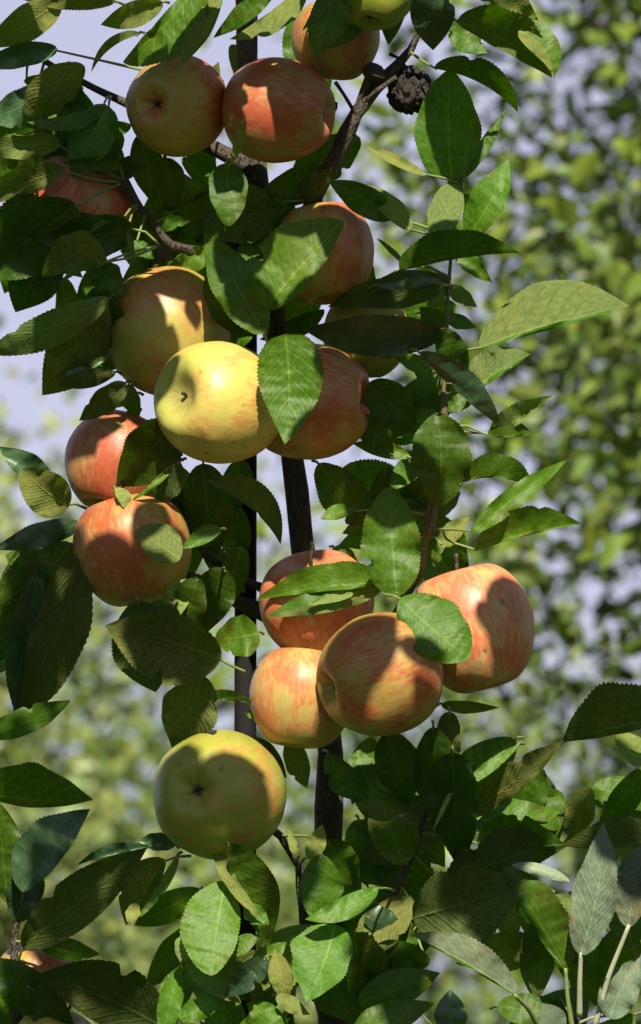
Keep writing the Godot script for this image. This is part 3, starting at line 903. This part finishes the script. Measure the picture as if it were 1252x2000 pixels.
func leaves_low() -> void:
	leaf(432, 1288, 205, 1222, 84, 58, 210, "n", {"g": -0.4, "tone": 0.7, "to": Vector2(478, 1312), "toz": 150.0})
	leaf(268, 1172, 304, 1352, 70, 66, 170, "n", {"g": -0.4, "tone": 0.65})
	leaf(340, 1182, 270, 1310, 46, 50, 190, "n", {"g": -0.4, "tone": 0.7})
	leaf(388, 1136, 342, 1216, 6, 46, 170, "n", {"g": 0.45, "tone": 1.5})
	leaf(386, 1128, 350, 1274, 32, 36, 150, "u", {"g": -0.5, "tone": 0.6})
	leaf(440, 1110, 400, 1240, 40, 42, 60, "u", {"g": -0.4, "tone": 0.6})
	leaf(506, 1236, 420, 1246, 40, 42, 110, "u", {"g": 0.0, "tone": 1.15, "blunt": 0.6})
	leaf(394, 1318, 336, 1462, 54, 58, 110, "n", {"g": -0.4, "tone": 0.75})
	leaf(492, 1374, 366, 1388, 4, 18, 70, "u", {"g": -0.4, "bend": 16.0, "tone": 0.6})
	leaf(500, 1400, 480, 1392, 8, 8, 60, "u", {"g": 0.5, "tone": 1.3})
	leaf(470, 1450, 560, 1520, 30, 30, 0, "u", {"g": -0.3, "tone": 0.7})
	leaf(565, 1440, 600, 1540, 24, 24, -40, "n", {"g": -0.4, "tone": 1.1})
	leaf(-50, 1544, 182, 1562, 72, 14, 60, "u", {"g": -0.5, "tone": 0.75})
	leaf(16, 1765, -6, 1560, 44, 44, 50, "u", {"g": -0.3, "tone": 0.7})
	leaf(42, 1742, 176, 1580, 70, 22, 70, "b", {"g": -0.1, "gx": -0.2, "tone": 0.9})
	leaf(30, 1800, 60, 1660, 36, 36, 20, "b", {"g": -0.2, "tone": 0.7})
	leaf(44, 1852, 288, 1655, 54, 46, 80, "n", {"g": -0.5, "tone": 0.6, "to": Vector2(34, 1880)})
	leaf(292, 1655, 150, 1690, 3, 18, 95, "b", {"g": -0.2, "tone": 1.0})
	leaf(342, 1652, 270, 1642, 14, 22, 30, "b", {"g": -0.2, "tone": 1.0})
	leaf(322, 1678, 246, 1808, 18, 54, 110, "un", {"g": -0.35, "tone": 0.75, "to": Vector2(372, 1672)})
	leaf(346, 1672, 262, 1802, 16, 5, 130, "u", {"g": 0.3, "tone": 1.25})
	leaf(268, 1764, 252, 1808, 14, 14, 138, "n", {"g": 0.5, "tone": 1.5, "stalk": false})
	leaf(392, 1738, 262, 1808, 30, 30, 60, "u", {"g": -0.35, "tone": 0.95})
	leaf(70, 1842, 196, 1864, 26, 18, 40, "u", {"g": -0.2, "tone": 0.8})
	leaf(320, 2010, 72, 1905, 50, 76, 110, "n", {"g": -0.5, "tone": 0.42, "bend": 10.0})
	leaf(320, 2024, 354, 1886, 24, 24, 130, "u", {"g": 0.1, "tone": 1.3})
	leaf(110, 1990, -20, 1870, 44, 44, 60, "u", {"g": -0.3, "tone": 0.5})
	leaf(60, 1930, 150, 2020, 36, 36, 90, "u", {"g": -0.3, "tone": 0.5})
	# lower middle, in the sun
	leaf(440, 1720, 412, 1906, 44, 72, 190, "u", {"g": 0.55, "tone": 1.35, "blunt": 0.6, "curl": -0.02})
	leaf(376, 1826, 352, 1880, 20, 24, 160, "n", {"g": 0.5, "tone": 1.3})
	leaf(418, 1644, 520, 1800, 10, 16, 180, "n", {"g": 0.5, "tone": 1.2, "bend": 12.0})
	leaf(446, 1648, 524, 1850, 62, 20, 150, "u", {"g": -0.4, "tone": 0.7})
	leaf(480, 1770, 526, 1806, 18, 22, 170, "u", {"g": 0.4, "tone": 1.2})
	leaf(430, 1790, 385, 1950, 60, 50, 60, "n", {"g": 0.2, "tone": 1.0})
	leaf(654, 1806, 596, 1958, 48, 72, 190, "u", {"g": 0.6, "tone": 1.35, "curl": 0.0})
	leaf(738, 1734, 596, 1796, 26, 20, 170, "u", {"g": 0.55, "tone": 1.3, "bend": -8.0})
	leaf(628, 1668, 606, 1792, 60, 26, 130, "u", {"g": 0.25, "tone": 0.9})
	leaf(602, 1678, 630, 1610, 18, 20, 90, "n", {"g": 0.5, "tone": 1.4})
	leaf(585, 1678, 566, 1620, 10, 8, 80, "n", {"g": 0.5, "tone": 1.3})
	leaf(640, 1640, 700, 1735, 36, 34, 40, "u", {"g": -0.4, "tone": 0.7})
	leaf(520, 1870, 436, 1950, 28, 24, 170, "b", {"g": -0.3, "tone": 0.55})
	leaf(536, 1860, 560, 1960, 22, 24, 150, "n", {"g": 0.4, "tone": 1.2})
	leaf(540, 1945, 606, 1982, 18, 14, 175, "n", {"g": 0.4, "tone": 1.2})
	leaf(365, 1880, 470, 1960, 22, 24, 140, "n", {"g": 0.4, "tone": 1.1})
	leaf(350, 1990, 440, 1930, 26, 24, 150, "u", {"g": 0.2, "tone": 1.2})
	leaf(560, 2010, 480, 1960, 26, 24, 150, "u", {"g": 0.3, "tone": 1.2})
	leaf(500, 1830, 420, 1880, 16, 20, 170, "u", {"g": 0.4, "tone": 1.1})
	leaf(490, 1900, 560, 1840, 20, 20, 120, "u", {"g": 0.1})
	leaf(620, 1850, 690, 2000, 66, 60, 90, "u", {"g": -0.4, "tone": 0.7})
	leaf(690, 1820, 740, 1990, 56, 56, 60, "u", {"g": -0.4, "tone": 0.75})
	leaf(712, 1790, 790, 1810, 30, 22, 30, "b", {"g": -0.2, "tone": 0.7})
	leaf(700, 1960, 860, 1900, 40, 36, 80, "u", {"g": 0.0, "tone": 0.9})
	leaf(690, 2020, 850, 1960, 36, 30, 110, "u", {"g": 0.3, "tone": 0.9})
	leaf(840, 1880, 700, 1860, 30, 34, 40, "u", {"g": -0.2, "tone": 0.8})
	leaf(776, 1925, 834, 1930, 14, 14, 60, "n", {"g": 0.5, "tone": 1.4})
	# shaded hanging leaves right of the trunk, darkness painted by low tone
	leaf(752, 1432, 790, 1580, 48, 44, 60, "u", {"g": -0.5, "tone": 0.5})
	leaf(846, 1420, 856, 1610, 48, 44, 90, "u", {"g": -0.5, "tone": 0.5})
	leaf(878, 1390, 880, 1530, 24, 26, 110, "n", {"g": -0.5, "tone": 0.6})
	leaf(884, 1470, 902, 1700, 48, 52, 100, "u", {"g": -0.5, "tone": 0.5})
	leaf(790, 1688, 736, 1538, 44, 52, 70, "u", {"g": -0.2, "tone": 0.75})
	leaf(886, 1538, 846, 1622, 5, 5, 130, "n", {"g": 0.4, "tone": 1.6, "stalk": false})
	leaf(862, 1376, 976, 1382, 10, 15, 20, "n", {"g": -0.2, "tone": 0.8})
	leaf(1310, 1404, 1098, 1450, 14, 88, 100, "n", {"g": -0.5, "tone": 0.55, "bend": 6.0})
	leaf(912, 1596, 1102, 1446, 40, 22, 80, "n", {"g": -0.45, "tone": 0.7})
	leaf(1012, 1456, 902, 1540, 14, 10, 110, "u", {"g": 0.5, "tone": 1.25})
	leaf(1280, 1510, 1196, 1428, 26, 26, 20, "n", {"g": 0.4, "tone": 1.3})
	leaf(924, 1600, 1094, 1586, 42, 36, 10, "u", {"g": 0.4, "tone": 1.15})
	leaf(930, 1648, 1104, 1650, 62, 4, 50, "u", {"g": -0.2, "tone": 0.8})
	leaf(806, 1794, 1012, 1728, 74, 80, 70, "n", {"g": -0.4, "tone": 0.7, "blunt": 0.6})
	leaf(860, 1750, 1110, 1652, 60, 40, 40, "n", {"g": -0.5, "tone": 0.55, "bend": -20.0})
	leaf(1290, 1640, 1094, 1652, 4, 58, 60, "n", {"g": -0.5, "tone": 0.55})
	leaf(640, 1470, 720, 1560, 20, 40, -120, "u", {"g": 0.3})
	leaf(700, 1480, 770, 1640, 50, 40, -140, "u", {"g": 0.3, "tone": 1.1})
	leaf(700, 1600, 740, 1720, 40, 36, -120, "u", {"g": 0.3, "tone": 1.2})
	leaf(690, 1690, 660, 1800, 30, 34, -100, "u", {"g": 0.2, "tone": 1.1})
	# the cluster before the right-hand apples
	leaf(782, 1168, 916, 1284, 66, 52, 235, "u", {"g": 0.5, "tone": 1.1, "to": Vector2(752, 1162), "blunt": 0.55, "shp": 0.5, "curl": -0.02, "fold": -0.05})
	leaf(760, 1140, 500, 1172, 10, 46, 116, "u", {"g": 0.3, "tone": 1.15, "bend": 10.0})
	leaf(748, 1146, 518, 1206, 26, 28, 102, "nu", {"g": 0.3, "tone": 1.05, "bend": 4.0})
	leaf(690, 1160, 600, 1182, 10, 10, 122, "n", {"g": 0.5, "tone": 1.4, "stalk": false})  # sunlit part of the blade before it, painted as a paler leaf
	# pale young shoot at the lower right
	leaf(1108, 1896, 984, 1694, 16, 58, 120, "u", {"g": -0.25, "tone": 0.85, "to": Vector2(1118, 2010), "toz": 90.0, "thick": 4.5, "blunt": 0.6})
	leaf(1000, 1690, 1112, 1722, 13, 11, 128, "w", {"g": 0.7, "tone": 1.1, "fold": -0.8, "stalk": false, "blunt": 0.5, "shp": 0.5})
	leaf(1134, 1866, 1178, 1606, 48, 40, 150, "w", {"g": 0.05, "tone": 0.7, "to": Vector2(1132, 1985), "toz": 110.0, "thick": 5.2, "bend": 12.0})
	leaf(1228, 1812, 1266, 1640, 42, 34, 140, "w", {"g": 0.0, "tone": 0.55, "to": Vector2(1160, 2010), "toz": 90.0, "thick": 5.2})
	leaf(1010, 1946, 802, 1826, 6, 50, 150, "uw", {"g": 0.2, "tone": 0.75, "to": Vector2(1056, 2010), "toz": 100.0, "thick": 5.0})
	leaf(884, 2030, 880, 1932, 32, 32, 130, "b", {"g": -0.2, "tone": 0.9})
	leaf(1095, 2020, 1060, 1960, 26, 26, 100, "w", {"g": 0.0, "tone": 0.5})

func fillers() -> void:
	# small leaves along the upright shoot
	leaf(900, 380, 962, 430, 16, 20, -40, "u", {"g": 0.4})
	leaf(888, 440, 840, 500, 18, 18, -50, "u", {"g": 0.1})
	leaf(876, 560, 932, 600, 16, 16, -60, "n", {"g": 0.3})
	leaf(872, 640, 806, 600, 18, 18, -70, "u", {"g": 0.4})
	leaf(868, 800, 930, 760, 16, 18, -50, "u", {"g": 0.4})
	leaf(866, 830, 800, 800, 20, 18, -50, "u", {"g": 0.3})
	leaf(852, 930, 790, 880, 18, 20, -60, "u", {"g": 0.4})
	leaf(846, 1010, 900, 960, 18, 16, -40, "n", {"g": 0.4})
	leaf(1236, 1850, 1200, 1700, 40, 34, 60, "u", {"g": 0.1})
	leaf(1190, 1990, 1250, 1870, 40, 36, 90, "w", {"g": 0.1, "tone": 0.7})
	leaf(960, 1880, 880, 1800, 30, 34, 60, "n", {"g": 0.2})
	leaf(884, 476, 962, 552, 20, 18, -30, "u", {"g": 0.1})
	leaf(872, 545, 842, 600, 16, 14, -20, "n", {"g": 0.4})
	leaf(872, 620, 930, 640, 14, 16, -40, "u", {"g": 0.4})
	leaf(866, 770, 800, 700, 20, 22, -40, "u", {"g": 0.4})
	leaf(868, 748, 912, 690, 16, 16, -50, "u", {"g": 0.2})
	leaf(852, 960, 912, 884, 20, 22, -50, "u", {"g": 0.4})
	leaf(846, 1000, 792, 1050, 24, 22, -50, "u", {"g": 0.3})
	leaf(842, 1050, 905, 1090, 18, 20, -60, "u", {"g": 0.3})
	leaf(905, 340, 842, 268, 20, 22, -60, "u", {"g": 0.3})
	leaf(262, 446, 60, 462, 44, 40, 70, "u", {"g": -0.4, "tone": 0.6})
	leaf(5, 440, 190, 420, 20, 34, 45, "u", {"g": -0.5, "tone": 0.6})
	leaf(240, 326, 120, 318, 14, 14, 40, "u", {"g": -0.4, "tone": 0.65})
	fill(40, 190, 250, 330, 5, -170, -90, 121, 0.2)
	fill(360, 330, 560, 640, 14, -260, -60, 101, 0.2)
	fill(20, 400, 200, 520, 6, -160, -60, 103, 0.2)
	fill(330, 920, 450, 1180, 8, -180, -60, 104, 0.2)
	fill(0, 1080, 110, 1330, 5, -120, -40, 105, 0.3)
	fill(700, 1480, 1000, 1760, 12, -220, -80, 107, 0.3)
	fill(660, 1780, 1240, 2040, 26, -160, 20, 108, 0.3)
	fill(340, 1850, 620, 2030, 10, -120, 40, 109, 0.3)
	fill(960, 1540, 1250, 1760, 12, -200, -60, 111, 0.4)
	fill(-40, 1900, 330, 2040, 5, -160, -60, 112, 0.3)
	fill(200, 430, 340, 560, 5, -170, -110, 122, 0.2)
	fill(60, 560, 220, 700, 3, -120, -60, 123, 0.2)
	fill(330, 60, 640, 330, 7, -320, -160, 102, 0.3)
	fill(700, 720, 860, 1080, 9, -260, -140, 106, 0.4)
	fill(560, 540, 820, 690, 5, -260, -180, 110, 0.2)
	fill(0, 180, 260, 330, 4, -160, -80, 113, 0.3)

func unseen_crown() -> void:
	# crown above and below the view
	rng.seed = 99
	var n := 0
	while n < 420:
		var x := rng.randf_range(-500, 1600)
		var y := rng.randf_range(-1500, 3600)
		var z := rng.randf_range(-600, 60)
		if y > -120 and y < 2120:
			continue
		if absf(x - 560) > 260 + 0.10 * (y + 1500):
			continue
		n += 1
		var nn := way(Vector3(rng.randfn(0, 0.4), 0.6 + rng.randf() * 0.4, rng.randfn(0.2, 0.4)))
		var b := leaf_turn(nn, rng.randf() * TAU, rng.randf_range(170, 260) * UNIT)
		extra.append(Transform3D(b, at(x, y, z) - tree.position))
		var k := rng.randf_range(0.8, 1.2)
		extra_tint.append(Color(0.065 * k, 0.145 * k, 0.02 * k, 1.0))

	# leaves out of view overhead, placed to shade the fruit and leaves below
	for s in [[432, 1561, 189, 200, 2392, 1.03], [642, 803, 11, 200, 1406, 0.15], [580, 178, 127, 200, 483, -0.02], [711, 1262, 297, 200, 2052, 0.5], [391, 208, 63, 200, 549, 1.26], [998, 1229, 104, 200, 1943, 0.33],
		[660, 503, 43, 200, 937, 0.31], [265, 777, -47, 200, 1338, -0.43], [86, 1969, 22, 200, 3018, -1.13], [150, 327, 71, 200, 771, 0.7], [203, 1091, 219, 200, 1738, -1.46], [342, 1491, 214, 160, 2355, 0.35],
		[745, 670, 40, 200, 1206, -0.08], [945, 1722, 82, 200, 2594, 1.25], [333, 1277, 196, 200, 1978, -1.47], [57, 1278, 30, 200, 2004, -0.54], [80, 435, 45, 200, 851, -1.28], [258, 352, 2, 200, 735, 0.71],
		[1202, 1378, 136, 160, 2104, -1.42], [138, 486, 171, 200, 932, 0.85], [887, 1371, 317, 200, 2173, -0.81], [204, 1887, 140, 160, 2792, -1.09], [889, 269, -19, 200, 630, -0.24], [499, 602, 180, 160, 1120, -0.92],
		[753, 1925, 68, 200, 2959, 1.15], [731, 992, -46, 200, 1607, -0.25], [349, 554, 31, 160, 982, 1.44], [128, 1864, -40, 200, 2862, -0.74], [150, 850, -29, 160, 1456, -0.49], [884, 493, 79, 200, 997, 1.29],
		[487, 1582, 206, 130, 2369, 0.62], [60, 1538, 42, 200, 2343, -0.26], [823, 1281, 258, 100, 1966, -1.47], [1005, 1637, 69, 160, 2538, 1.38], [641, 132, 32, 200, 450, -0.15], [697, 1278, 242, 200, 1997, 0.82],
		[764, 1638, 90, 100, 2484, -0.99], [194, 477, 98, 200, 951, -1.56], [124, 188, 64, 200, 575, 0.27], [552, 418, 143, 160, 789, -1.12], [794, 930, 106, 200, 1579, 0.94], [520, 149, 100, 100, 409, -1.53],
		[674, 441, 37, 200, 910, -1.24], [1211, 1668, 115, 200, 2552, -0.41], [324, 723, 200, 80, 1185, 0.5], [294, 1013, 187, 130, 1605, 0.44], [448, 254, 123, 100, 567, 0.48], [379, 1104, 121, 130, 1814, -1.15],
		[826, 724, 28, 130, 1205, 0.11], [264, 1175, 194, 160, 1833, 1.48], [319, 694, 84, 100, 1201, 0.39], [88, 1102, 57, 200, 1833, -0.96], [276, 1714, 125, 160, 2614, 1.38], [571, 1703, 143, 160, 2554, 0.82],
		[81, 1973, 85, 200, 2953, -0.84], [834, 1972, 138, 200, 2973, -1.27], [41, 86, 18, 160, 356, -1.13], [612, 813, 321, 100, 1365, 1.29], [594, 583, 234, 200, 1050, 0.9], [139, 1599, 32, 200, 2469, 1.48],
		[640, 1609, 78, 130, 2474, 1.5], [469, 594, 41, 200, 1116, 0.5], [637, 725, 279, 80, 1190, -0.42], [790, 1421, 280, 100, 2180, 1.09], [166, 195, -85, 200, 543, 0.41], [725, 520, -26, 200, 936, 0.74],
		[946, 1203, 159, 60, 1898, -0.39], [208, 222, 24, 200, 601, 0.07], [465, 258, 137, 60, 526, -0.42], [378, 609, 62, 60, 1066, -0.28], [192, 829, 15, 100, 1337, -1.51], [966, 1801, 80, 130, 2702, 1.38],
		[462, 183, 109, 60, 514, -0.87]]:
		over(s[0], s[1], s[2], s[3], s[4], s[5])
